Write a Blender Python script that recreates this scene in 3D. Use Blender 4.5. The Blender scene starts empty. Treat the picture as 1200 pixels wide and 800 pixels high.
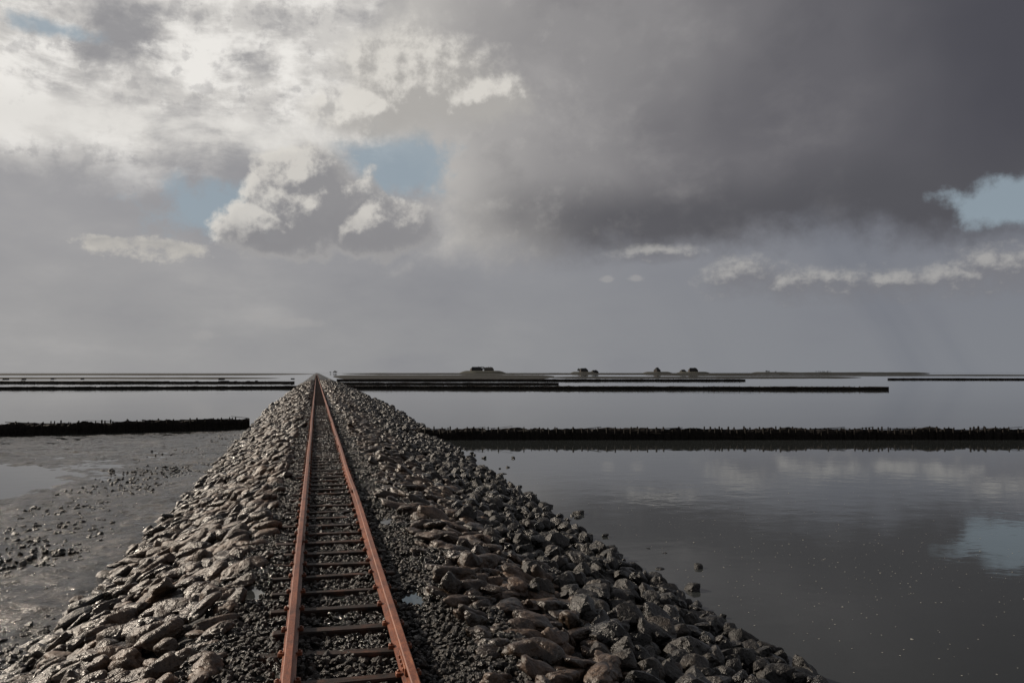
import bpy, bmesh, math
import numpy as np
from mathutils import Vector
scene = bpy.context.scene
R = math.radians
CAM_Z = 3.42; YAW = R(12.9)

# ------------------------------------------------------------------ helpers
def lin(c):
    o = []
    for v in c:
        v /= 255.0
        o.append(v/12.92 if v <= 0.04045 else ((v+0.055)/1.055)**2.4)
    return tuple(o)

def add_obj(name, me, parent=None):
    ob = bpy.data.objects.new(name, me)
    scene.collection.objects.link(ob)
    if parent: ob.parent = parent
    return ob

def np_mesh(name, verts, faces, mat, smooth=True, tint=None, parent=None):
    """faces: (n,k) int array or list of such arrays"""
    me = bpy.data.meshes.new(name)
    if not isinstance(faces, list): faces = [faces]
    nl = sum(f.size for f in faces); npoly = sum(len(f) for f in faces)
    me.vertices.add(len(verts)); me.vertices.foreach_set('co', np.asarray(verts, np.float32).ravel())
    me.loops.add(nl); me.polygons.add(npoly)
    li = np.concatenate([f.ravel() for f in faces]).astype(np.int32)
    tot = np.concatenate([np.full(len(f), f.shape[1]) for f in faces]).astype(np.int32)
    st = np.concatenate([[0], np.cumsum(tot)[:-1]]).astype(np.int32)
    me.loops.foreach_set('vertex_index', li)
    me.polygons.foreach_set('loop_start', st)
    me.polygons.foreach_set('use_smooth', np.full(npoly, smooth, dtype=bool))
    if tint is not None:
        a = me.attributes.new('tint', 'FLOAT', 'POINT'); a.data.foreach_set('value', np.asarray(tint, np.float32))
    me.update(calc_edges=True); me.validate()
    me.materials.append(mat)
    return add_obj(name, me, parent)

def _h(ix, iy, seed):
    n = (ix.astype(np.int64)*374761393 + iy.astype(np.int64)*668265263 + seed*1442695041) & 0x7fffffff
    n = ((n ^ (n >> 13))*1274126177) & 0x7fffffff
    n = n ^ (n >> 16)
    return (n & 0xffff)/65535.0
def vnoise(x, y, seed=0):
    x = np.asarray(x, float); y = np.asarray(y, float)
    ix = np.floor(x); iy = np.floor(y); fx = x-ix; fy = y-iy
    fx = fx*fx*(3-2*fx); fy = fy*fy*(3-2*fy)
    a = _h(ix, iy, seed); b = _h(ix+1, iy, seed); c = _h(ix, iy+1, seed); d = _h(ix+1, iy+1, seed)
    return (a*(1-fx)+b*fx)*(1-fy)+(c*(1-fx)+d*fx)*fy
def fbm(x, y, seed=0, oct=4):
    s = 0; a = .5; t = 0
    for i in range(oct):
        s = s + a*vnoise(x*2**i, y*2**i, seed+i*17); t += a; a *= .5
    return s/t - .5
def sstep(a, b, x):
    t = np.clip((x-a)/(b-a), 0, 1); return t*t*(3-2*t)

def grid_faces(ny, nx):
    i = np.arange(ny-1)[:, None]*nx + np.arange(nx-1)[None, :]
    i = i.ravel()
    return np.stack([i, i+1, i+nx+1, i+nx], 1)

# ------------------------------------------------------------------ materials
def new_mat(name):
    m = bpy.data.materials.new(name); m.use_nodes = True
    nt = m.node_tree; return m, nt, nt.nodes['Principled BSDF']
def noise(nt, scale, detail=6, rough=.55, vec=None, dims='3D', dist=0):
    n = nt.nodes.new('ShaderNodeTexNoise'); n.noise_dimensions = dims
    n.inputs['Scale'].default_value = scale; n.inputs['Detail'].default_value = detail
    n.inputs['Roughness'].default_value = rough; n.inputs['Distortion'].default_value = dist
    if vec is not None: nt.links.new(vec, n.inputs['Vector'])
    return n
def ramp(nt, fac, stops):
    r = nt.nodes.new('ShaderNodeValToRGB'); e = r.color_ramp.elements
    while len(e) < len(stops): e.new(.5)
    for k, (p, c) in enumerate(stops):
        e[k].position = p; e[k].color = (*c, 1) if len(c) == 3 else c
    nt.links.new(fac, r.inputs['Fac']); return r
def objco(nt, scale=(1, 1, 1)):
    t = nt.nodes.new('ShaderNodeTexCoord'); m = nt.nodes.new('ShaderNodeMapping')
    m.inputs['Scale'].default_value = scale
    nt.links.new(t.outputs['Object'], m.inputs['Vector']); return m.outputs['Vector']
def bump(nt, h, strength, dist, normal=None):
    b = nt.nodes.new('ShaderNodeBump'); b.inputs['Strength'].default_value = strength
    b.inputs['Distance'].default_value = dist
    nt.links.new(h, b.inputs['Height'])
    if normal is not None: nt.links.new(normal, b.inputs['Normal'])
    return b.outputs['Normal']
def mulc(nt, a, b):
    m = nt.nodes.new('ShaderNodeMix'); m.data_type = 'RGBA'; m.blend_type = 'MULTIPLY'
    m.inputs[0].default_value = 1
    nt.links.new(a, m.inputs[6]); nt.links.new(b, m.inputs[7]); return m.outputs[2]

def stone_mat(name, dark, mid, light, rough=(.35, .75), nscale=7, use_tint=True, wetline=True, bd=.075):
    m, nt, b = new_mat(name); v = objco(nt)
    n1 = noise(nt, nscale, 5, .64, v); n2 = noise(nt, 45, 3, .65, v); n3 = noise(nt, 1.3, 2, .55, v)
    c = ramp(nt, n1.outputs['Fac'], [(.32, dark), (.5, mid), (.68, light)])
    col = c.outputs['Color']
    sp = ramp(nt, n2.outputs['Fac'], [(.3, (.5, .5, .5)), (.7, (1.25, 1.25, 1.25))])
    col = mulc(nt, col, sp.outputs['Color'])
    pa = ramp(nt, n3.outputs['Fac'], [(.38, (.42, .41, .38)), (.6, (1.15, 1.12, 1.1))])
    col = mulc(nt, col, pa.outputs['Color'])
    if use_tint:
        a = nt.nodes.new('ShaderNodeAttribute'); a.attribute_name = 'tint'
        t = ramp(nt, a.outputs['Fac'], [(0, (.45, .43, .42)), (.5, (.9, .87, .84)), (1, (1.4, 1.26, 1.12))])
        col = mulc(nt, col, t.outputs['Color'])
    if wetline:
        g = nt.nodes.new('ShaderNodeNewGeometry'); s = nt.nodes.new('ShaderNodeSeparateXYZ')
        nt.links.new(g.outputs['Position'], s.inputs[0])
        w = ramp(nt, s.outputs['Z'], [(0.0, (.3, .3, .3)), (.3, (.5, .5, .5)), (.62, (1, 1, 1))])
        col = mulc(nt, col, w.outputs['Color'])
    nt.links.new(col, b.inputs['Base Color'])
    rr = ramp(nt, n3.outputs['Fac'], [(.38, (rough[0],)*3), (.62, (rough[1],)*3)])
    nt.links.new(rr.outputs['Color'], b.inputs['Roughness'])
    nn = bump(nt, n1.outputs['Fac'], 1.0, bd); nn = bump(nt, n2.outputs['Fac'], .8, .010, nn)
    nt.links.new(nn, b.inputs['Normal']); return m

M_pitch = stone_mat('pitched_stone', (.026, .018, .0135), (.080, .056, .042), (.165, .120, .090), (.26, .52), nscale=5, bd=.07)
M_rip = stone_mat('basalt_riprap', (.006, .0055, .005), (.015, .013, .011), (.036, .030, .0255), (.26, .52))
M_grav = stone_mat('wet_gravel', (.007, .0062, .0055), (.019, .0162, .0138), (.066, .055, .047), (.16, .42), nscale=14, wetline=False)
M_bank = stone_mat('embankment_soil', (.004, .0036, .0032), (.009, .0078, .0067), (.020, .017, .0145), (.35, .7), nscale=18, use_tint=False, wetline=False)

def rust_mat():
    m, nt, b = new_mat('rusty_steel'); v = objco(nt, (1, .35, 1))
    n1 = noise(nt, 9, 6, .65, v); n2 = noise(nt, 90, 3, .6, v); n3 = noise(nt, .7, 2, .5, v)
    c = ramp(nt, n1.outputs['Fac'], [(.28, (.08, .026, .013)), (.5, (.215, .066, .028)), (.72, (.34, .125, .056))])
    s = ramp(nt, n2.outputs['Fac'], [(.3, (.55, .53, .5)), (.65, (1.1, 1.1, 1.1))])
    p = ramp(nt, n3.outputs['Fac'], [(.35, (.7, .66, .64)), (.65, (1.1, 1.1, 1.1))])
    col = mulc(nt, mulc(nt, c.outputs['Color'], s.outputs['Color']), p.outputs['Color'])
    nt.links.new(col, b.inputs['Base Color']); b.inputs['Roughness'].default_value = .5
    nt.links.new(bump(nt, n2.outputs['Fac'], .7, .005, bump(nt, n1.outputs['Fac'], .5, .012)), b.inputs['Normal'])
    return m
M_rust = rust_mat()
def sleeper_mat():
    m, nt, b = new_mat('weathered_sleeper'); v = objco(nt, (1, 6, 6))
    n1 = noise(nt, 3, 6, .65, v); v2 = objco(nt); n2 = noise(nt, 5, 4, .6, v2); n3 = noise(nt, 70, 3, .6, v2)
    c = ramp(nt, n2.outputs['Fac'], [(.35, (.008, .005, .0038)), (.52, (.026, .0125, .0075)), (.70, (.085, .034, .018))])
    s = ramp(nt, n1.outputs['Fac'], [(.3, (.4, .4, .4)), (.7, (1.25, 1.22, 1.2))])
    nt.links.new(mulc(nt, c.outputs['Color'], s.outputs['Color']), b.inputs['Base Color'])
    b.inputs['Roughness'].default_value = .6; b.inputs['IOR'].default_value = 1.35
    nt.links.new(bump(nt, n1.outputs['Fac'], .9, .02, bump(nt, n3.outputs['Fac'], .5, .006)), b.inputs['Normal'])
    return m
M_sleep = sleeper_mat()
def plain_mat(name, c1, c2, scale, rough=.8, bd=.02):
    m, nt, b = new_mat(name); v = objco(nt); n = noise(nt, scale, 5, .6, v)
    c = ramp(nt, n.outputs['Fac'], [(.35, c1), (.65, c2)])
    nt.links.new(c.outputs['Color'], b.inputs['Base Color']); b.inputs['Roughness'].default_value = rough
    b.inputs['Specular IOR Level'].default_value = .2
    nt.links.new(bump(nt, n.outputs['Fac'], .6, bd), b.inputs['Normal']); return m
M_brush = plain_mat('wet_brushwood', (.007, .006, .005), (.020, .016, .013), 9, .75)
M_marsh = plain_mat('salt_marsh_turf', (.006, .0068, .0062), (.015, .0155, .013), .15, .95, .1)
M_mound = plain_mat('grass_mound', (.045, .048, .042), (.075, .076, .066), .05, .95, .2)
M_wallf = plain_mat('brick_wall', (.08, .068, .065), (.11, .095, .09), 1, .9)
M_rooff = plain_mat('thatch_roof', (.035, .036, .037), (.055, .055, .054), 1, .9)
M_glass = plain_mat('window_glass', (.03, .035, .04), (.04, .045, .05), 1, .2)
M_tree = plain_mat('tree_foliage', (.03, .034, .03), (.045, .048, .042), 1, .9)
M_foam = plain_mat('foam', (.24, .24, .23), (.36, .36, .34), 9, .7)

def mud_mat():
    m, nt, b = new_mat('wet_mud'); v = objco(nt)
    n1 = noise(nt, .45, 6, .68, v, dist=.6); n2 = noise(nt, 3.5, 6, .7, v); n3 = noise(nt, 22, 3, .65, v)
    c = ramp(nt, n1.outputs['Fac'], [(.38, (.014, .012, .0105)), (.5, (.040, .035, .031)), (.62, (.085, .076, .068))])
    s = ramp(nt, n2.outputs['Fac'], [(.40, (.28, .27, .26)), (.55, (1.15, 1.13, 1.1))])
    nt.links.new(mulc(nt, c.outputs['Color'], s.outputs['Color']), b.inputs['Base Color'])
    r = ramp(nt, n2.outputs['Fac'], [(.40, (.07,)*3), (.60, (.27,)*3)])
    nt.links.new(r.outputs['Color'], b.inputs['Roughness'])
    b.inputs['IOR'].default_value = 1.5
    nn = bump(nt, n1.outputs['Fac'], .7, .2); nn = bump(nt, n2.outputs['Fac'], .9, .08, nn); nn = bump(nt, n3.outputs['Fac'], .7, .016, nn)
    nt.links.new(nn, b.inputs['Normal']); return m
M_mud = mud_mat()
def water_mat():
    m, nt, b = new_mat('sea_water')
    v = objco(nt, (.8, 1.0, 1)); n1 = noise(nt, 1.3, 3, .5, v)
    n2 = noise(nt, .05, 3, .55, v); n4 = noise(nt, 5.5, 2, .5, v)
    c = ramp(nt, n2.outputs['Fac'], [(.35, (.024, .0275, .028)), (.65, (.037, .041, .041))])
    nt.links.new(c.outputs['Color'], b.inputs['Base Color'])
    b.inputs['Roughness'].default_value = .02; b.inputs['IOR'].default_value = 1.40
    st = ramp(nt, n2.outputs['Fac'], [(.4, (.12,)*3), (.62, (.9,)*3)])
    mm = nt.nodes.new('ShaderNodeMath'); mm.operation = 'MULTIPLY'
    nt.links.new(n1.outputs['Fac'], mm.inputs[0]); nt.links.new(st.outputs['Color'], mm.inputs[1])
    nn = bump(nt, mm.outputs[0], .26, .03); nn = bump(nt, n4.outputs['Fac'], .09, .006, nn)
    nt.links.new(nn, b.inputs['Normal']); return m
M_water = water_mat()

# ------------------------------------------------------------------ embankment profile
def toes(Y):
    l = -3.45 - np.clip((Y-20)/70, 0, 1)*1.0
    r = 5.25 + np.clip((Y-14)/70, 0, 1)*1.8
    return l, r
def bank_z(X, Y):
    X = np.asarray(X, float); Y = np.asarray(Y, float)
    l, r = toes(Y)
    z = np.full(np.broadcast(X, Y).shape, 1.09)
    X = X + 0*Y
    tl = np.clip((-.85-X)/(-.85-l), 0, 1.3)
    zl = 1.07 - 1.07*tl**1.15
    tr = np.clip((X-1.75)/(r-1.75), 0, 1.3)
    zr = 1.10 - 1.10*tr**0.95
    z = np.where(X < -.85, zl, z); z = np.where(X > 1.75, zr, z)
    z = np.where((X > -.3) & (X < .8), 1.085, z)
    return z
PUD = ((-.64, 9.5, .09, .25), (1.00, 8.9, .08, .26), (.30, 9.25, .12, .09), (1.1, 13.5, .07, .3), (.22, 13.0, .14, .10))
def pit(X, Y):
    d = 0
    for (x, y, a, b) in PUD: d = np.maximum(d, sstep(1.6, .6, np.sqrt(((X-x)/a)**2+((Y-y)/b)**2)+.8*fbm(X*9, Y*9, 5, 2)))
    return d*.05
def bank():
    ys = [-15.0]
    while ys[-1] < 2500:
        y = ys[-1]; ys.append(y + (.12 if 3 < y < 20 else max(.2, abs(y)*.012)))
    ys = np.array(ys); xs = np.linspace(-5.2, 8.4, 150)
    X, Y = np.meshgrid(xs, ys)
    Z = bank_z(X, Y) - .03
    side = sstep(.9, 1.6, np.abs(X-.26))
    Z = Z + side*(.10*fbm(X*3, Y*3, 3, 3)+.12*fbm(X*.7, Y*.7, 5, 2)) + .02*fbm(X*8, Y*8, 9, 2) - .03
    far = sstep(45, 160, Y)*side
    Z = Z + far*.10*(vnoise(X*2.2, Y*1.2, 4)-.3)
    V = np.stack([X, Y, Z], -1).reshape(-1, 3)
    np_mesh('railway_embankment', V, grid_faces(len(ys), len(xs)), M_bank)
bank()

# ------------------------------------------------------------------ rocks
_ico = {}
def ico(n):
    if n not in _ico:
        bm = bmesh.new(); bmesh.ops.create_icosphere(bm, subdivisions=n, radius=1)
        v = np.array([x.co[:] for x in bm.verts]); f = np.array([[q.index for q in p.verts] for p in bm.faces])
        bm.free(); v /= np.linalg.norm(v, axis=1)[:, None]; _ico[n] = (v, f)
    return _ico[n]
def rock_lib(n, count, sharp, planes, seed, rough=.16):
    r = np.random.default_rng(seed); v, f = ico(n); out = []
    for k in range(count):
        nm = r.normal(size=(planes, 3)); nm /= np.linalg.norm(nm, axis=1)[:, None]
        nm = np.vstack([nm, np.eye(3), -np.eye(3)]); d = r.uniform(.62, 1.0, len(nm))
        dot = np.clip(v@nm.T, 0, None)/d
        rad = (dot**sharp).sum(1)**(-1/sharp)
        if sharp < 6: rad = rad/rad.mean()*.85
        w = v*rad[:, None]
        if n >= 3:
            q = v*1.6 + k*7.1
            rad2 = 1 + rough*2*(fbm(q[:, 0]+q[:, 2]*.7, q[:, 1]-q[:, 2]*.5, k, 4))
            w = w*rad2[:, None]
        out.append(w)
    return out, f
def scatter(lib, P, S, yaw, tilt, tint, rr):
    shapes, f = lib; nv = len(shapes[0]); k = len(P)
    idx = rr.integers(0, len(shapes), k)
    base = np.stack(shapes)[idx]*S[:, None, :]
    cx, sx = np.cos(tilt[:, 0])[:, None], np.sin(tilt[:, 0])[:, None]
    y = base[:, :, 1]*cx-base[:, :, 2]*sx; z = base[:, :, 1]*sx+base[:, :, 2]*cx; x = base[:, :, 0]
    cy, sy = np.cos(tilt[:, 1])[:, None], np.sin(tilt[:, 1])[:, None]
    x, z = x*cy+z*sy, -x*sy+z*cy
    cz, sz = np.cos(yaw)[:, None], np.sin(yaw)[:, None]
    x, y = x*cz-y*sz, x*sz+y*cz
    V = np.stack([x, y, z], -1)+P[:, None, :]
    F = (f[None]+(np.arange(k)*nv)[:, None, None]).reshape(-1, 3)
    return V.reshape(-1, 3), F, np.repeat(tint, nv)
def merge(parts):
    off = 0; V = []; F = []; T = []
    for v, f, t in parts:
        V.append(v); F.append(f+off); T.append(t); off += len(v)
    return np.vstack(V), np.vstack(F), np.concatenate(T)

def jgrid(x0f, x1f, y0, y1, dx, dy, jit, rr):
    P = []
    for j, y in enumerate(np.arange(y0, y1, dy)):
        a, b = x0f(y), x1f(y); n = max(2, int((b-a)/dx))
        xs = a+(np.arange(n)+.5+(.5 if j % 2 else 0)-.25)*(b-a)/n
        P.append(np.stack([xs, np.full(n, y)], 1))
    P = np.vstack(P); return P + rr.normal(size=P.shape)*np.array([dx, dy])*jit

def pitched(side):
    parts = []
    for (y0, y1, n, sc) in ((2.5, 12, 4, 1.0), (12, 34, 3, 1.0), (34, 80, 2, 1.25), (80, 260, 1, 2.4)):
        rr = np.random.default_rng(111+int(y0)+side*50)
        lib = rock_lib(n, 20, 5 if n > 1 else 8, 8, 5+side, .34)
        if side < 0: P = jgrid(lambda y: toes(y)[0]+.05, lambda y: -.78, y0, y1, .25*sc, .17*sc, .38, rr)
        else: P = jgrid(lambda y: 1.40, lambda y: 3.0+min(max((y-14)/70, 0), 1)*.8, y0, y1, .255*sc, .18*sc, .38, rr)
        k = len(P); z = bank_z(P[:, 0], P[:, 1])
        S = np.stack([rr.uniform(.13, .27, k), rr.uniform(.08, .15, k), rr.uniform(.05, .105, k)], 1)*sc
        S *= (rr.uniform(.5, 1.4, k))[:, None]
        hz = z + .0 + rr.normal(size=k)*.035 + .09*fbm(P[:, 0]*1.2, P[:, 1]*1.2, 31, 2) - .08*(sc-1)
        slope = .38 if side < 0 else -.25
        yaw = rr.normal(size=k)*.6 + (-.2 if side < 0 else .3)
        tilt = np.stack([rr.normal(size=k)*.25, -slope+rr.normal(size=k)*.22], 1)
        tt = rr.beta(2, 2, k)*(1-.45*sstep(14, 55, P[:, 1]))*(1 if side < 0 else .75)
        parts.append(scatter(lib, np.column_stack([P, hz]), S, yaw, tilt, tt, rr))
    V, F, T = merge(parts)
    np_mesh('stone_pitching', V, F, M_pitch, True, T)
pitched(-1); pitched(1)

def riprap():
    parts = []
    for (y0, y1, n, sc, dens) in ((4, 16, 3, 1, 19), (16, 42, 2, 1.05, 14), (42, 110, 2, 1.5, 4.5), (110, 300, 1, 2.4, 1.2)):
        rr = np.random.default_rng(101+int(y0)); lib = rock_lib(n, 16, 14, 9, 31)
        k = int((y1-y0)*3.6*dens); Y = rr.uniform(y0, y1, k); l, r = toes(Y)
        a = 2.4+np.clip((Y-14)/70, 0, 1)*.8
        t = rr.beta(1.15, 1.0, k); X = a+(r+.15+.35*fbm(Y*.9, Y*0, 4, 3)*2-a)*t
        z = bank_z(X, Y)+rr.uniform(-.06, .12, k)
        s = (rr.uniform(.06, .18, k)+.06*(rr.random(k) < .08))*sc
        S = np.stack([s*rr.uniform(.9, 1.3, k), s*rr.uniform(.75, 1.1, k), s*rr.uniform(.55, .95, k)], 1)
        parts.append(scatter(lib, np.column_stack([X, Y, z]), S, rr.uniform(0, 6.3, k), rr.normal(size=(k, 2))*.5, rr.uniform(0, 1, k)**1.4, rr))
    rr = np.random.default_rng(5); k = 70; Y = rr.uniform(6, 40, k); l, r = toes(Y); X = r+rr.exponential(.35, k)
    s = rr.uniform(.05, .13, k); lib = rock_lib(3, 8, 16, 9, 77)
    parts.append(scatter(lib, np.column_stack([X, Y, rr.uniform(-.05, .03, k)]), np.stack([s*1.2, s, s*.8], 1), rr.uniform(0, 6, k), rr.normal(size=(k, 2))*.3, rr.uniform(0, .6, k), rr))
    V, F, T = merge(parts); np_mesh('riprap', V, F, M_rip, False, T)
riprap()

def gravel():
    parts = []
    for (y0, y1, n, dens, s0, s1) in ((3.5, 13, 2, 560, .012, .036), (13, 26, 1, 330, .02, .044), (26, 60, 1, 90, .03, .06)):
        rr = np.random.default_rng(201+int(y0)); lib = rock_lib(n, 14, 14, 8, 41)
        k = int((y1-y0)*2.9*dens); Y = rr.uniform(y0, y1, k); X = rr.uniform(-1.05, 1.75, k)
        z = bank_z(X, Y)-.02+rr.uniform(-.012, .02, k)+.02*fbm(X*8, Y*8, 9, 2)
        z = z+.12*np.clip(fbm(X*1.7, Y*1.7, 44, 3)+.10, 0, .35)-pit(X, Y)
        s = rr.uniform(s0, s1, k)
        S = np.stack([s*1.2, s, s*.8], 1)
        parts.append(scatter(lib, np.column_stack([X, Y, z]), S, rr.uniform(0, 6.3, k), rr.normal(size=(k, 2))*.6, rr.uniform(0, 1, k), rr))
    V, F, T = merge(parts); np_mesh('track_ballast', V, F, M_grav, False, T)
gravel()

def rubble():
    rr = np.random.default_rng(8); lib = rock_lib(2, 12, 12, 9, 61); k = 4200
    Y = rr.uniform(7, 48, k); l, r = toes(Y); X = l+.15-rr.exponential(.42, k)*(.5+1.9*np.exp(-((Y-24)/9)**2))*(.5+1.6*vnoise(Y*.8, Y*0, 3))
    s = rr.uniform(.02, .09, k)*rr.uniform(.6, 1, k)
    k2 = 520; Y2 = rr.uniform(9, 40, k2); X2 = -4-rr.exponential(2.2, k2); s2 = rr.uniform(.012, .05, k2)
    k3 = 16; Y3 = rr.uniform(12, 22, k3); X3 = rr.uniform(-7, -4.5, k3); s3 = rr.uniform(.06, .1, k3)
    X = np.concatenate([X, X2, X3]); Y = np.concatenate([Y, Y2, Y3]); s = np.concatenate([s, s2, s3])
    keep = ~((X < -7) & (Y > 20)); X, Y, s = X[keep], Y[keep], s[keep]; k = len(X)
    V, F, T = scatter(lib, np.column_stack([X, Y, np.full(k, .04)]), np.stack([s*1.3, s, s*.7], 1), rr.uniform(0, 6, k), rr.normal(size=(k, 2))*.3, rr.uniform(0, .7, k), rr)
    np_mesh('shore_rubble', V, F, M_rip, False, T)
rubble()

# ------------------------------------------------------------------ ground (mud / sea bed) + water
def axis(lo, hi, f0, f1, step, grow):
    a = list(np.arange(f0, f1, step)); s = step
    while a[-1] < hi: s *= grow; a.append(a[-1]+s)
    s = step; b = [f0]
    while b[-1] > lo: s *= grow; b.append(b[-1]-s)
    return np.array(b[1:][::-1]+a)
def ground():
    xs = axis(-30000, 30000, -24, -2.5, .07, 1.09); ys = axis(-30000, 30000, 7, 56, .10, 1.09)
    X, Y = np.meshgrid(xs, ys)
    fence = 53.0+.26*(X+4.4)
    m = (1-sstep(-2, 2, X))*(1-sstep(-1.5, 4.0, Y-fence-2*fbm(X*.2, Y*.2, 3, 3)))*sstep(-400, -200, X)*sstep(-200, -50, Y)
    h = .030+.10*fbm(X*.25, Y*.35, 21, 4)+.11*fbm(X*1.5+.5*Y, Y*1.5, 8, 4)+.07*fbm(X*5, Y*5, 2, 4)
    pool = 1-((X+17.0)/9.0)**2-((Y-28)/9)**2+.7*fbm(X*.35, Y*.35, 13, 4)
    h = h-.18*sstep(-.15, .35, pool)
    h = h+.18*np.exp(-((Y-38.5)/1.2)**2)*sstep(-10.5, -13, X)
    h = h + .06*np.exp(-((X-toes(Y)[0])/1.2)**2)
    Z = -.5*(1-m)+h*m
    V = np.stack([X, Y, Z], -1).reshape(-1, 3)
    np_mesh('ground', V, grid_faces(len(ys), len(xs)), M_mud)
    a = np.array([-30000, -8000, -2000, -500, -120, -30, 0, 30, 120, 500, 2000, 8000, 30000.])
    X, Y = np.meshgrid(a, a)
    np_mesh('water', np.stack([X, Y, 0*X], -1).reshape(-1, 3), grid_faces(len(a), len(a)), M_water)
ground()
def puddles():
    V = []; F = []; o = 0
    for (x, y, a, b) in PUD:
        n = 28; t = np.arange(n)/n*6.283; r = 1.5+.5*fbm(np.cos(t)*1.5+x*9, np.sin(t)*1.5+y, 3, 3)
        V.append(np.stack([x+a*r*np.cos(t), y+b*r*np.sin(t), np.full(n, 1.078)], 1)); V.append([[x, y, 1.078]])
        F += [[o+n, o+i, o+(i+1) % n] for i in range(n)]; o += n+1
    np_mesh('puddle', np.vstack(V), np.array(F), M_water)
puddles()
def foam():
    rr = np.random.default_rng(12); V = []; F = []; o = 0
    pts = []
    for (cx, cy, sx, sy, k) in ((9.5, 13, 2.2, 2.5, 260), (7.2, 11, 1.2, 3, 110), (12, 17, 5, 4, 200), (8, 20, 1.5, 5, 90)):
        pts.append(np.column_stack([rr.normal(cx, sx, k), rr.normal(cy, sy, k)]))
    P = np.vstack(pts); P = P[(P[:, 0] > toes(P[:, 1])[1]+.3)]
    for x, y in P:
        r = rr.uniform(.004, .014)*(1.6 if rr.random() < .06 else 1); n = 6; t = np.arange(n)/n*6.283+rr.uniform(0, 6)
        q = rr.uniform(.6, 1.3, n)*r
        V.append(np.stack([x+q*np.cos(t), y+q*np.sin(t), np.full(n, .003)], 1)); V.append([[x, y, .003+r*.4]])
        F += [[o+n, o+i, o+(i+1) % n] for i in range(n)]; o += n+1
    np_mesh('foam_flecks', np.vstack(V), np.array(F), M_foam)
foam()

# ------------------------------------------------------------------ track
TOP = 1.25; XL, XR = -.19, .70
track = bpy.data.objects.new('railway_track', None); scene.collection.objects.link(track)
def rail(xc, name):
    prof = [(-.058, 0), (.058, 0), (.058, .010), (.012, .022), (.010, .082), (.032, .094), (.034, .116), (.026, .125), (-.026, .125), (-.034, .116), (-.032, .094), (-.010, .082), (-.012, .022), (-.058, .010)]
    ys = []; y = -15.
    while y < 2500: ys.append(y); y += .5 if y < 60 else max(1, y*.02)
    ys = np.array(ys); n = len(prof); p = np.array(prof)
    wob = .014*(vnoise(ys/5, ys*0, int(xc*10)+3)-.5)*2
    V = np.zeros((len(ys), n, 3)); V[:, :, 0] = xc+p[None, :, 0]+wob[:, None]
    V[:, :, 1] = ys[:, None]; V[:, :, 2] = TOP-.125+p[None, :, 1]
    F = []
    i = np.arange(len(ys)-1)[:, None]*n
    for a in range(n):
        b = (a+1) % n
        F.append(np.hstack([i+a, i+b, i+b+n, i+a+n]))
    np_mesh(name, V.reshape(-1, 3), np.vstack(F)[:, ::-1], M_rust, False, parent=track)
rail(XL, 'rail_left'); rail(XR, 'rail_right')

def boxes(name, B, mat, parent=None, bev=.008):
    """B rows: cx,cy,cz,hx,hy,hz,yaw ; chamfered boxes"""
    t = [(sx, sy, sz, a) for sx in (-1, 1) for sy in (-1, 1) for sz in (-1, 1) for a in (0, 1, 2)]
    bm = bmesh.new(); B = np.asarray(B, float)
    for (sx, sy, sz, a) in t: bm.verts.new((sx*(1 if a == 0 else .8), sy*(1 if a == 1 else .8), sz*(1 if a == 2 else .8)))
    bm.verts.index_update()
    bmesh.ops.convex_hull(bm, input=bm.verts)
    bmesh.ops.triangulate(bm, faces=bm.faces)
    tri = np.array([[v.index for v in f.verts] for f in bm.faces]); bm.free()
    T = np.array(t, float); k = len(B)
    co = np.zeros((k, 24, 3))
    for ax in range(3):
        h = B[:, 3+ax][:, None]; inset = (T[:, 3] != ax)[None, :]*bev
        co[:, :, ax] = T[None, :, ax]*(h-inset)
    c, s = np.cos(B[:, 6])[:, None], np.sin(B[:, 6])[:, None]
    x = co[:, :, 0]*c-co[:, :, 1]*s; y = co[:, :, 0]*s+co[:, :, 1]*c
    co[:, :, 0] = x; co[:, :, 1] = y
    co += B[:, None, :3]
    F = (tri[None]+(np.arange(k)*24)[:, None, None]).reshape(-1, 3)
    return np_mesh(name, co.reshape(-1, 3), F, mat, False, parent=parent)
rr = np.random.default_rng(77); S = []; C = []
y = -2.0
while y < 700:
    yw = rr.normal()*.035; x0 = -.42+rr.normal()*.06; x1 = .84+rr.normal()*.05
    S.append([(x0+x1)/2, y, TOP-.125-.045-.001, (x1-x0)/2, rr.uniform(.05, .08), .045, yw])
    if y < 60:
        for xc in (XL, XR):
            for sd in (-1, 1):
                C.append([xc+sd*.072, y+rr.normal()*.01, TOP-.125+.012, .024, .032, .016, yw])
                C.append([xc+sd*.074, y, TOP-.125+.034, .011, .011, .009, yw+.4])
    y += .67+rr.normal()*.04
boxes('sleepers', S, M_sleep, track, .012)
boxes('rail_clips', C, M_rust, track, .004)
J = []
for yj, xc in ((6.7, XR), (11.9, XL), (16.7, XR), (21.9, XL), (26.7, XR), (31.9, XL)):
    for sd in (-1, 1):
        J.append([xc+sd*.025, yj, TOP-.072, .013, .22, .030, 0])
        for q in (-.15, -.05, .05, .15): J.append([xc+sd*.042, yj+q, TOP-.072, .008, .013, .013, 0])
boxes('fishplates', J, M_rust, track, .003)

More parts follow.
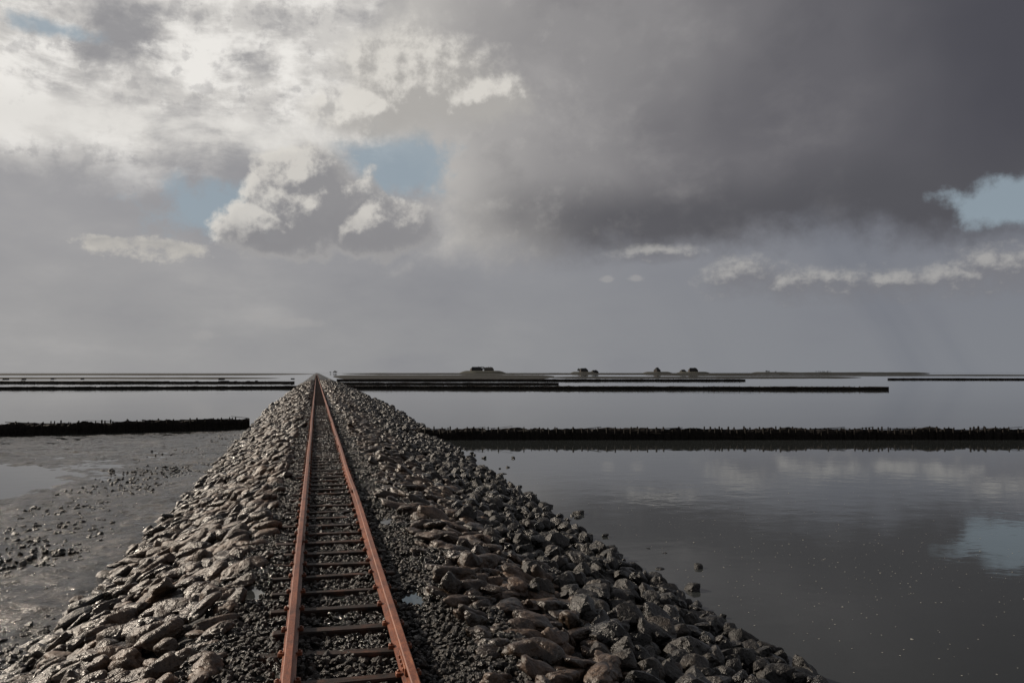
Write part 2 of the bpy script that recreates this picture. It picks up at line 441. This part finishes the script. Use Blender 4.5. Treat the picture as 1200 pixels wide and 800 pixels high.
# ------------------------------------------------------------------ brushwood groynes
def prism(P0, P1, r, n=5):
    P0 = np.asarray(P0, float); P1 = np.asarray(P1, float); k = len(P0)
    d = P1-P0; d /= np.linalg.norm(d, axis=1)[:, None]+1e-9
    up = np.where(np.abs(d[:, 2:3]) > .8, np.array([[1., 0, 0]]), np.array([[0, 0, 1.]]))
    a = np.cross(d, up); a /= np.linalg.norm(a, axis=1)[:, None]; b = np.cross(d, a)
    t = np.arange(n)/n*6.283; ring = np.cos(t)[None, :, None]*a[:, None]+np.sin(t)[None, :, None]*b[:, None]
    r = np.asarray(r)[:, None, None]
    V = np.concatenate([P0[:, None]+ring*r, P1[:, None]+ring*r*.85, P1[:, None]+d[:, None]*r*.3], 1)
    f = [[i, (i+1) % n, n+(i+1) % n] for i in range(n)]+[[i, n+(i+1) % n, n+i] for i in range(n)]+[[n+i, n+(i+1) % n, 2*n] for i in range(n)]
    f = np.array(f)
    F = (f[None]+(np.arange(k)*(2*n+1))[:, None, None]).reshape(-1, 3)
    return V.reshape(-1, 3), F, np.zeros(k*(2*n+1))
def groyne(p0, p1, h, detail, base=-.3, width=.5, seed=0):
    rr = np.random.default_rng(seed+300); p0 = np.array(p0, float); p1 = np.array(p1, float)
    L = np.linalg.norm(p1-p0); d = (p1-p0)/L; nrm = np.array([-d[1], d[0]])
    parts = []
    st = .15 if detail else 1.2
    s = np.arange(0, L+st, st); prof = [(-.5, base), (-.5, h*.62), (-.34, h*.86), (0, h*.93), (.34, h*.86), (.5, h*.62), (.5, base)]
    V = []
    for k, (o, z) in enumerate(prof):
        jz = (fbm(s*.9, s*0+k, seed+1, 3)*.28+(rr.random(len(s))-.5)*.07)*(z > 0)
        jo = (rr.random(len(s))-.5)*.10
        q = p0[None]+d[None]*s[:, None]+nrm[None]*(o*width+jo)[:, None]
        V.append(np.column_stack([q, z+jz*(1 if detail else .8)]))
    V = np.stack(V, 1); n = len(prof); i = np.arange(len(s)-1)[:, None]*n
    F = np.vstack([np.vstack([np.hstack([i+a, i+a+1, i+a+1+n]), np.hstack([i+a, i+a+1+n, i+a+n])]) for a in range(n-1)])
    parts.append((V.reshape(-1, 3), F, np.zeros(len(s)*n)))
    sp = .42 if detail else 1.0; P0 = []; P1 = []; r = []
    for side in (-.5, .5):
        t = np.arange(0, L, sp)+rr.normal(size=len(np.arange(0, L, sp)))*.05
        b = p0[None]+d[None]*t[:, None]+nrm[None]*side*(width+.08)
        lean = rr.normal(size=(len(t), 2))*.03
        P0.append(np.column_stack([b, np.full(len(t), base-.1)])); top = h+rr.uniform(-.09, .08, len(t))
        P1.append(np.column_stack([b+lean, top])); r.append(rr.uniform(.035, .06, len(t)) * (1 if detail else 1.6))
    parts.append(prism(np.vstack(P0), np.vstack(P1), np.concatenate(r)))
    if detail:
        k = int(L*14); t = rr.uniform(0, L, k); l = rr.uniform(.5, 1.8, k); o = rr.uniform(-.55, .55, k)*width
        z = h*rr.uniform(.35, .98, k)*(1-.25*(2*np.abs(o)/width)**2)
        b = p0[None]+d[None]*t[:, None]+nrm[None]*o[:, None]; e = b+d[None]*l[:, None]+nrm[None]*rr.normal(size=k)[:, None]*.12
        parts.append(prism(np.column_stack([b, z]), np.column_stack([e, z+rr.normal(size=k)*.07]), rr.uniform(.008, .02, k), 4))
    V, F, T = merge(parts); np_mesh('brushwood_groyne', V, F, M_brush, False)
groyne((4.6, 43.8), (95, 23.5), .56, True, seed=1)
groyne((-4.0, 54.2), (-70, 38.5), .66, True, seed=2)
groyne((5, 183.5), (108, 146.6), .62, False, seed=3)
groyne((-3.5, 190), (-150, 195), .5, False, seed=4)
# (bearing offset tan, distance along the mean axis of the bay) -> ground XY
c_, s_ = math.cos(YAW), math.sin(YAW)
def G(u, d):
    lat = u*d; return (lat*c_+d*s_, d*c_-lat*s_)
groyne(G(-.205, 345), G(.27, 338), .7, False, seed=5)
groyne(G(.44, 395), G(.9, 380), .7, False, seed=6)
groyne(G(-.255, 270), G(-.9, 262), .55, False, seed=7)
groyne(G(-.215, 245), G(.05, 240), .5, False, seed=8)

# ------------------------------------------------------------------ salt marsh strips
def marsh(u0, u1, d0, d1, h, seed):
    n = 160; m = 14; u = np.linspace(u0, u1, n)[None, :]+np.zeros((m, 1)); t = np.linspace(0, 1, m)[:, None]
    du = (u-u0)/(u1-u0)
    e = np.clip(np.minimum(du, 1-du)*12, 0, 1)**.5
    near = d0*(1+.10*fbm(u*14, u*0+seed, seed, 4)); far = d1*(1+.10*fbm(u*9, u*0+seed+5, seed, 3)); mid = (near+far)/2
    near = mid+(near-mid)*e; far = mid+(far-mid)*e
    d = near+(far-near)*t
    z = h*np.sin(np.clip(t, 0, 1)*math.pi)**.35*e*(.8+.8*(fbm(u*60, t*6+seed, seed, 4)+.1)) - .02
    lat = u*d; X = lat*c_+d*s_; Y = d*c_-lat*s_
    return np.stack([X, Y, z], -1).reshape(-1, 3), grid_faces(m, n)
for i, a in enumerate([(-1.3, -.228, 900, 2200, .9, 1), (-1.2, -.27, 430, 540, .5, 2), (-.8, -.40, 300, 318, .35, 8), (-.21, .05, 360, 950, .6, 3), (.04, .41, 470, 620, .55, 4),
                       (.16, .70, 760, 1100, .6, 5), (-.2, .32, 1200, 2600, 1.4, 6), (.28, .49, 1700, 2300, 3.5, 7)]):
    V, F = marsh(*a); np_mesh('salt_marsh', V, F, M_marsh)
ST = []
rr = np.random.default_rng(55)
for k in range(30):
    u = rr.uniform(-.6, -.25); d = rr.choice([262, 430, 300])*(1+rr.normal()*.02); x, y = G(u, d); ST.append([x, y, .15, rr.uniform(.3, 1.6), .3, rr.uniform(.2, .3), 0])
boxes('driftwood_clumps', ST, M_brush, None, .1)

# ------------------------------------------------------------------ hallig mounds with farmhouses and trees
def mound(x, y, rx, ry, h, seed):
    n = 48; m = 14; V = []
    for i in range(m):
        t = i/(m-1); rad = 1-.55*t**1.3 if i < m-1 else .01
        z = h*sstep(0, .8, np.array(t)) if i < m-1 else h
        for k in range(n):
            a = k/n*6.283; w = 1+.12*float(fbm(np.array(math.cos(a)*2+seed), np.array(math.sin(a)*2), seed, 3))
            V.append((x+rx*rad*w*math.cos(a), y+ry*rad*w*math.sin(a), float(z)-.05))
    F = [[i*n+k, i*n+(k+1) % n, (i+1)*n+(k+1) % n, (i+1)*n+k] for i in range(m-1) for k in range(n)]
    np_mesh('dwelling_mound', np.array(V), np.array(F), M_mound)
def farmhouse(x, y, z, L, W, H, RH, yaw):
    e = bpy.data.objects.new('farmhouse', None); scene.collection.objects.link(e)
    e.location = (x, y, z); e.rotation_euler = (0, 0, yaw)
    boxes('walls', [[0, 0, H/2, L/2, W/2, H/2, 0]], M_wallf, e, .03)
    o = .5; v = np.array([(-L/2-o, -W/2-o, H), (L/2+o, -W/2-o, H), (L/2+o, W/2+o, H), (-L/2-o, W/2+o, H), (-L/2+W*.28, 0, H+RH), (L/2-W*.28, 0, H+RH)])
    f4 = np.array([[0, 1, 5, 4], [2, 3, 4, 5], [0, 3, 2, 1]]); f3 = np.array([[3, 0, 4], [1, 2, 5]])
    v[:, 2] += .01
    np_mesh('roof', v, [f4, f3], M_rooff, False, parent=e)
    boxes('chimney', [[L*.18, 0, H+RH, .5, .5, 1.0, 0]], M_wallf, e, .03)
    W_ = [[q*L, -W/2-.01, H*.55, .6, .04, .7, 0] for q in (-.38, -.22, .05, .22, .38)]
    boxes('windows', W_, M_glass, e, .01)
    boxes('door', [[-.08*L, -W/2-.02, 1.05, .55, .05, 1.05, 0]], M_rooff, e, .01)
def treeclump(x, y, z, w, h, k, seed):
    rr = np.random.default_rng(seed); parts = []; lib = rock_lib(2, 8, 6, 9, seed)
    bx = x+rr.uniform(-w, w, k); by = y+rr.uniform(-6, 6, k); hh = h*rr.uniform(.6, 1, k)
    parts.append(prism(np.column_stack([bx, by, np.full(k, z-.5)]), np.column_stack([bx, by, z+hh*.7]), np.full(k, .25)))
    for i in range(k):
        q = 26; P = np.column_stack([bx[i]+rr.normal(size=q)*h*.17, by[i]+rr.normal(size=q)*h*.17, z+hh[i]*rr.uniform(.35, 1, q)])
        s = rr.uniform(.05, .12, q)*h
        parts.append(scatter(lib, P, np.stack([s, s, s*.8], 1), rr.uniform(0, 6, q), rr.normal(size=(q, 2)), np.zeros(q), rr))
    V, F, T = merge(parts); np_mesh('trees', V, F, M_tree, False)
x, y = G(-.035, 1800); mound(x, y, 56, 45, 6.5, 1)
farmhouse(x-14, y-8, 6, 24, 11, 3.0, 5.5, .1); farmhouse(x+14, y-4, 6, 20, 10, 2.8, 5, -.25); treeclump(x+4, y+12, 6, 16, 9, 8, 4)
x, y = G(.083, 1950); mound(x, y, 34, 30, 4.5, 2); farmhouse(x+2, y, 4, 18, 10, 3, 5.5, .1); treeclump(x-9, y+8, 4, 4, 11, 2, 5); farmhouse(x+30, y+5, 1.0, 16, 8, 2.6, 4.5, .3)
x, y = G(.17, 1950); mound(x, y, 40, 26, 4.5, 3); farmhouse(x, y, 4, 13, 10, 3, 7, .5)
x, y = G(.212, 1900); mound(x, y, 44, 26, 4.5, 4); farmhouse(x, y, 4, 20, 10, 3, 6, -.1); farmhouse(x-22, y+4, 2.5, 12, 8, 2.6, 4, .2)
x, y = G(.30, 2600); mound(x, y, 60, 30, 4, 5); treeclump(x, y, 3, 22, 6, 6, 6)
x, y = G(-.21, 2400); treeclump(x, y, .5, 14, 7, 5, 9)
x, y = G(.365, 2600); treeclump(x, y, 3, 30, 5, 8, 19)

# ------------------------------------------------------------------ sky (world)
world = bpy.data.worlds.new('World'); scene.world = world; world.use_nodes = True
world.cycles.sampling_method = 'NONE'
nt = world.node_tree; nt.nodes.clear(); L = nt.links
class S_:
    def __init__(s, k): s.k = k
    def _b(s, o, op, rev=False):
        n = nt.nodes.new('ShaderNodeMath'); n.operation = op
        a, b = (o, s) if rev else (s, o)
        for i, q in enumerate((a, b)):
            if isinstance(q, S_): L.new(q.k, n.inputs[i])
            else: n.inputs[i].default_value = float(q)
        return S_(n.outputs[0])
    def __add__(s, o): return s._b(o, 'ADD')
    __radd__ = __add__
    def __sub__(s, o): return s._b(o, 'SUBTRACT')
    def __rsub__(s, o): return s._b(o, 'SUBTRACT', True)
    def __mul__(s, o): return s._b(o, 'MULTIPLY')
    __rmul__ = __mul__
    def mx(s, o): return s._b(o, 'MAXIMUM')
    def mn(s, o): return s._b(o, 'MINIMUM')
    def sq(s): return s*s
    def sqrt(s): return s._b(.5, 'POWER')
    def atan2(s, o): return s._b(o, 'ARCTAN2')
    def asin(s): return s._b(0, 'ARCSINE')
def ss(a, b, x):
    n = nt.nodes.new('ShaderNodeMapRange'); n.interpolation_type = 'SMOOTHSTEP'
    L.new(x.k, n.inputs['Value']); n.inputs['From Min'].default_value = a; n.inputs['From Max'].default_value = b
    return S_(n.outputs['Result'])
def nz(x, y, scale, seed, detail=7, rough=.55):
    c = nt.nodes.new('ShaderNodeCombineXYZ')
    for i, q in enumerate((x, y, seed)):
        if isinstance(q, S_): L.new(q.k, c.inputs[i])
        else: c.inputs[i].default_value = q
    n = nt.nodes.new('ShaderNodeTexNoise'); n.inputs['Scale'].default_value = scale
    n.inputs['Detail'].default_value = detail; n.inputs['Roughness'].default_value = rough
    L.new(c.outputs[0], n.inputs['Vector']); return S_(n.outputs['Fac'])-.5
def rgb(c, k=10):
    n = nt.nodes.new('ShaderNodeRGB'); l = lin(c); n.outputs[0].default_value = (l[0]*k, l[1]*k, l[2]*k, 1); return S_(n.outputs[0])
def mix(a, b, f):
    n = nt.nodes.new('ShaderNodeMix'); n.data_type = 'RGBA'; n.clamp_factor = True
    L.new(a.k, n.inputs[6]); L.new(b.k, n.inputs[7])
    if isinstance(f, S_): L.new(f.k, n.inputs[0])
    else: n.inputs[0].default_value = f
    return S_(n.outputs[2])
tc = nt.nodes.new('ShaderNodeTexCoord'); sp = nt.nodes.new('ShaderNodeSeparateXYZ'); L.new(tc.outputs['Generated'], sp.inputs[0])
dx, dy, dz = (S_(sp.outputs[i]) for i in range(3))
rx = dx*c_ - dy*s_; ry = dx*s_ + dy*c_
A = rx.atan2(ry)*10            # bearing, tenths of a radian, 0 = towards the middle of the bay
E = dz.mx(-1).mn(1).asin()*10  # elevation
def ae(px, py):
    u = (px-600)/1000; v = (436-py)/1000; a = math.atan(u); return a*10, math.atan(v*math.cos(a))*10
def blob(A, E, px, py, rx_, ry_):
    a, e = ae(px, py); rx_ *= .92/100; ry_ *= .95/100
    return 1-(((A-a)*(1/rx_)).sq()+((E-e)*(1/ry_)).sq()).sqrt()

LW = nz(A, E, .45, 3.1, 3)          # broad undulation
wy = nz(A, E, .45, 9.7, 2)
Aw = A+LW*.8; Ew = E+wy*.5
N0 = nz(A, E, 1.5, 51.0, 8, .62); N1 = nz(A-.12, E+.11, 1.5, 51.0, 8, .62)   # billows, and the same a step sunward
H0 = nz(A, E, 2.6, 91.0, 7, .62); H1 = nz(A-.09, E+.08, 2.6, 91.0, 7, .62)   # finer heaps
relief = N0-N1
FN = nz(A, E*1.3, 6.0, 77.0, 5, .6)
# base veil
t = ss(-6, 6, A)
hor = mix(rgb((156, 155, 155)), rgb((126, 129, 135)), t)
midc = mix(rgb((157, 156, 158)), rgb((122, 125, 134)), t)
col = mix(hor, midc, ss(0, 2.0, E))
hazeN = nz(A, E*2.2, .5, 4.4, 5, .55)
col = mix(col, rgb((120, 121, 129)), ss(-.05, .3, hazeN)*.4)
col = mix(col, rgb((178, 176, 174)), ss(.0, .3, hazeN*-1)*ss(3, -4, A)*.6)
rs = nz(A+E*.55, E*.15, 1.3, 8.8, 3)
col = mix(col, rgb((100, 105, 116)), ss(-.05, .3, rs)*ss(1.0, 3.5, A)*.35)
# upper left broken bright cloud
ul = nz(Aw, Ew*1.35, .8, 6.3, 8, .6)
ul2 = nz(Aw*.7, Ew*1.8, .9, 16.3, 7, .62)
upm = ss(1.8, 2.7, E+ul*1.2)
ulc = mix(rgb((150, 149, 151)), rgb((204, 201, 197)), ss(-.16, .08, ul+ul2*.5))
ulc = mix(ulc, rgb((238, 235, 230)), ss(-.02, .18, ul2+ul*.5+relief*.5)*.9)
ulc = mix(ulc, rgb((140, 139, 142)), ss(.02, .16, (H0-H1)*-1+N0*-.25)*.35)
col = mix(col, ulc, upm)
bnd = ss(.36, .0, ((E-2.62+LW*.5)).sq().sqrt())*ss(-1.2, -2.4, A)
col = mix(col, rgb((222, 219, 214)), bnd*ss(-.2, .08, ul2)*.85)
# blue gaps
sky = nt.nodes.new('ShaderNodeTexSky'); sky.sky_type = 'NISHITA'; sky.sun_disc = False
SUN_AZ, SUN_EL = R(-52), R(28)
sky.sun_elevation = SUN_EL; sky.sun_rotation = SUN_AZ % (2*math.pi)
skyc = mix(S_(sky.outputs[0]), rgb((146, 160, 170)), .95)
hole = blob(A, E, 462, 192, 92, 44).mx(blob(A, E, 250, 244, 84, 38)*.85).mx(blob(A, E, 1186, 236, 70, 30)).mx(blob(A, E, 60, 30, 60, 10)*.5)
holem = ss(-.1, .5, hole+H0*1.8)*.85

# big dark deck
def deckF(A, E, N):
    n = nz(A, E*1.25, .55, 21.0, 5, .55)
    bottom = (E-1.36+ss(-1, -3, A)*.25)*.9
    left = (A+1.0+ss(2.0, 3.1, E)*.8-ss(3.0, 4.2, E)*.2)*.5
    return bottom.mn(left)+n*.8+N*.6
D0 = deckF(A, E, N0); D1 = deckF(A-.16, E+.14, N1)
AL = A+LW*2.6
dk = mix(rgb((182, 179, 176)), rgb((142, 140, 141)), ss(-1.5, .8, AL))
dk = mix(dk, rgb((100, 99, 104)), ss(.8, 3.2, AL))
dk = mix(dk, rgb((76, 76, 83)), ss(3.3, 5.3, AL))
under = ss(2.45, 1.75, E+wy*.8)*ss(-1.6, 1.0, AL)
dk = mix(dk, rgb((84, 84, 89)), under*.88)
soft = nz(Aw, Ew*1.3, .9, 36, 6, .55)
dk = mix(dk, rgb((172, 169, 168)), ss(.0, .30, soft)*ss(5.2, .0, A)*.5)
dk = mix(dk, rgb((80, 80, 86)), ss(.02, .3, soft*-1)*.35)
dk = mix(dk, rgb((190, 187, 183)), ss(.0, .24, relief)*ss(2.5, -1.5, A)*.4)
thin = ss(.75, .1, D0)
lit = ss(.0, .26, D0-D1)
dk = mix(dk, rgb((192, 189, 184)), lit*thin*ss(3.2, .2, A)*.45+thin*ss(1.2, -1.0, A)*.3)
dm = ss(-.10, .34, D0)*ss(5.9, 5.55, A+ss(2.2, 3.2, E)*-2+N0*1.2)
col = mix(col, dk, dm)
col = mix(col, skyc, holem)

# cumulus: large heaps
def field(A, E, blobs):
    F = None
    for b in blobs:
        q = blob(A, E, *b[:4])
        if len(b) > 4: q = q.mn((E-ae(b[0], b[4])[1])*2.2+.15)
        F = q if F is None else F.mx(q)
    return F
cbU = [(485, 92, 125, 66), (430, 125, 80, 46), (550, 112, 90, 40)]
cbB = [(365, 240, 80, 68, 298), (312, 270, 66, 36, 297), (430, 266, 92, 42, 298), (350, 206, 54, 36)]
U0 = field(A, E, cbU)+H0*1.1+FN*.25; U1 = field(A-.10, E+.10, cbU)+H1*1.1
um = ss(-.10, .50, U0); ul_ = ss(-.10, .26, U0-U1)
col = mix(col, mix(rgb((172, 169, 165)), rgb((218, 214, 207)), ul_), um*.9)
B0 = field(A, E, cbB)+H0*1.15+.10; B1 = field(A-.10, E+.09, cbB)+H1*1.15+.10
bm_ = ss(-.02, .26, B0); bl = ss(-.04, .32, B0-B1)
bcol = mix(rgb((142, 141, 143)), rgb((214, 210, 203)), (bl*.85+ss(.45, .05, B0)*.25)*ss(.3, -1.9, A))
bcol = mix(bcol, rgb((132, 131, 134)), ss(1.95, 1.45, E+H0)*ss(.2, .6, B0)*.45)
col = mix(col, bcol, bm_*.95)
# ragged cumulus near the horizon
cs = [(172, 291, 76, 16, 303), (130, 284, 40, 10, 298)]
C0 = field(A, E, cs)+FN*1.5+N0*.7
col = mix(col, mix(rgb((150, 149, 149)), rgb((194, 190, 183)), ss(-.5, .5, FN*2.0+(C0*-1)+.5)), ss(-.05, .5, C0)*.9)
cr = [(770, 297, 60, 12, 310), (868, 328, 56, 28, 345), (955, 334, 95, 22, 349), (1055, 336, 100, 20, 351), (1178, 316, 70, 30, 344), (1120, 326, 50, 20, 346)]
R0 = field(A, E, cr)+FN*.9+H0*.8; R1 = field(A-.07, E+.07, cr)+H1*.8
rl = ss(-.12, .5, R0-R1+FN*.4)
col = mix(col, mix(rgb((120, 120, 125)), rgb((172, 170, 167)), rl), ss(-.20, .62, R0)*.75)
cf = [(745, 326, 15, 6), (712, 327, 11, 6), (236, 392, 24, 9), (345, 378, 44, 9), (302, 370, 12, 7)]
K0 = field(A, E, cf)+FN*1.4
col = mix(col, rgb((164, 162, 161)), ss(.05, .7, K0)*.5)
# overhead and behind: heavier grey overcast
over = mix(rgb((74, 75, 82)), rgb((122, 121, 124)), ss(-.2, .2, wy))
col = mix(col, over, ss(4.6, 6.0, E).mx(ss(9.0, 16.0, A.sq().sqrt())*.6))
col = mix(col, hor, ss(.02, -.02, E))
bg = nt.nodes.new('ShaderNodeBackground'); bg.inputs['Strength'].default_value = .1
L.new(col.k, bg.inputs['Color']); out = nt.nodes.new('ShaderNodeOutputWorld'); L.new(bg.outputs[0], out.inputs[0])

# ------------------------------------------------------------------ sun, camera
sd = bpy.data.lights.new('sun', 'SUN'); sd.energy = 4.9; sd.angle = R(2); sd.color = (1, .87, .72)
so = bpy.data.objects.new('sun', sd); scene.collection.objects.link(so)
sv = Vector((math.sin(SUN_AZ)*math.cos(SUN_EL), math.cos(SUN_AZ)*math.cos(SUN_EL), math.sin(SUN_EL)))
so.rotation_euler = sv.to_track_quat('Z', 'Y').to_euler()
cd = bpy.data.cameras.new('camera'); cd.lens = 30; cd.sensor_width = 36; cd.clip_end = 80000; cd.clip_start = .05
co = bpy.data.objects.new('camera', cd); scene.collection.objects.link(co)
co.location = (0, 0, CAM_Z); co.rotation_euler = (R(90+2.06), 0, -YAW)
scene.camera = co
scene.view_settings.view_transform = 'Standard'; scene.view_settings.look = 'None'; scene.view_settings.exposure = 0
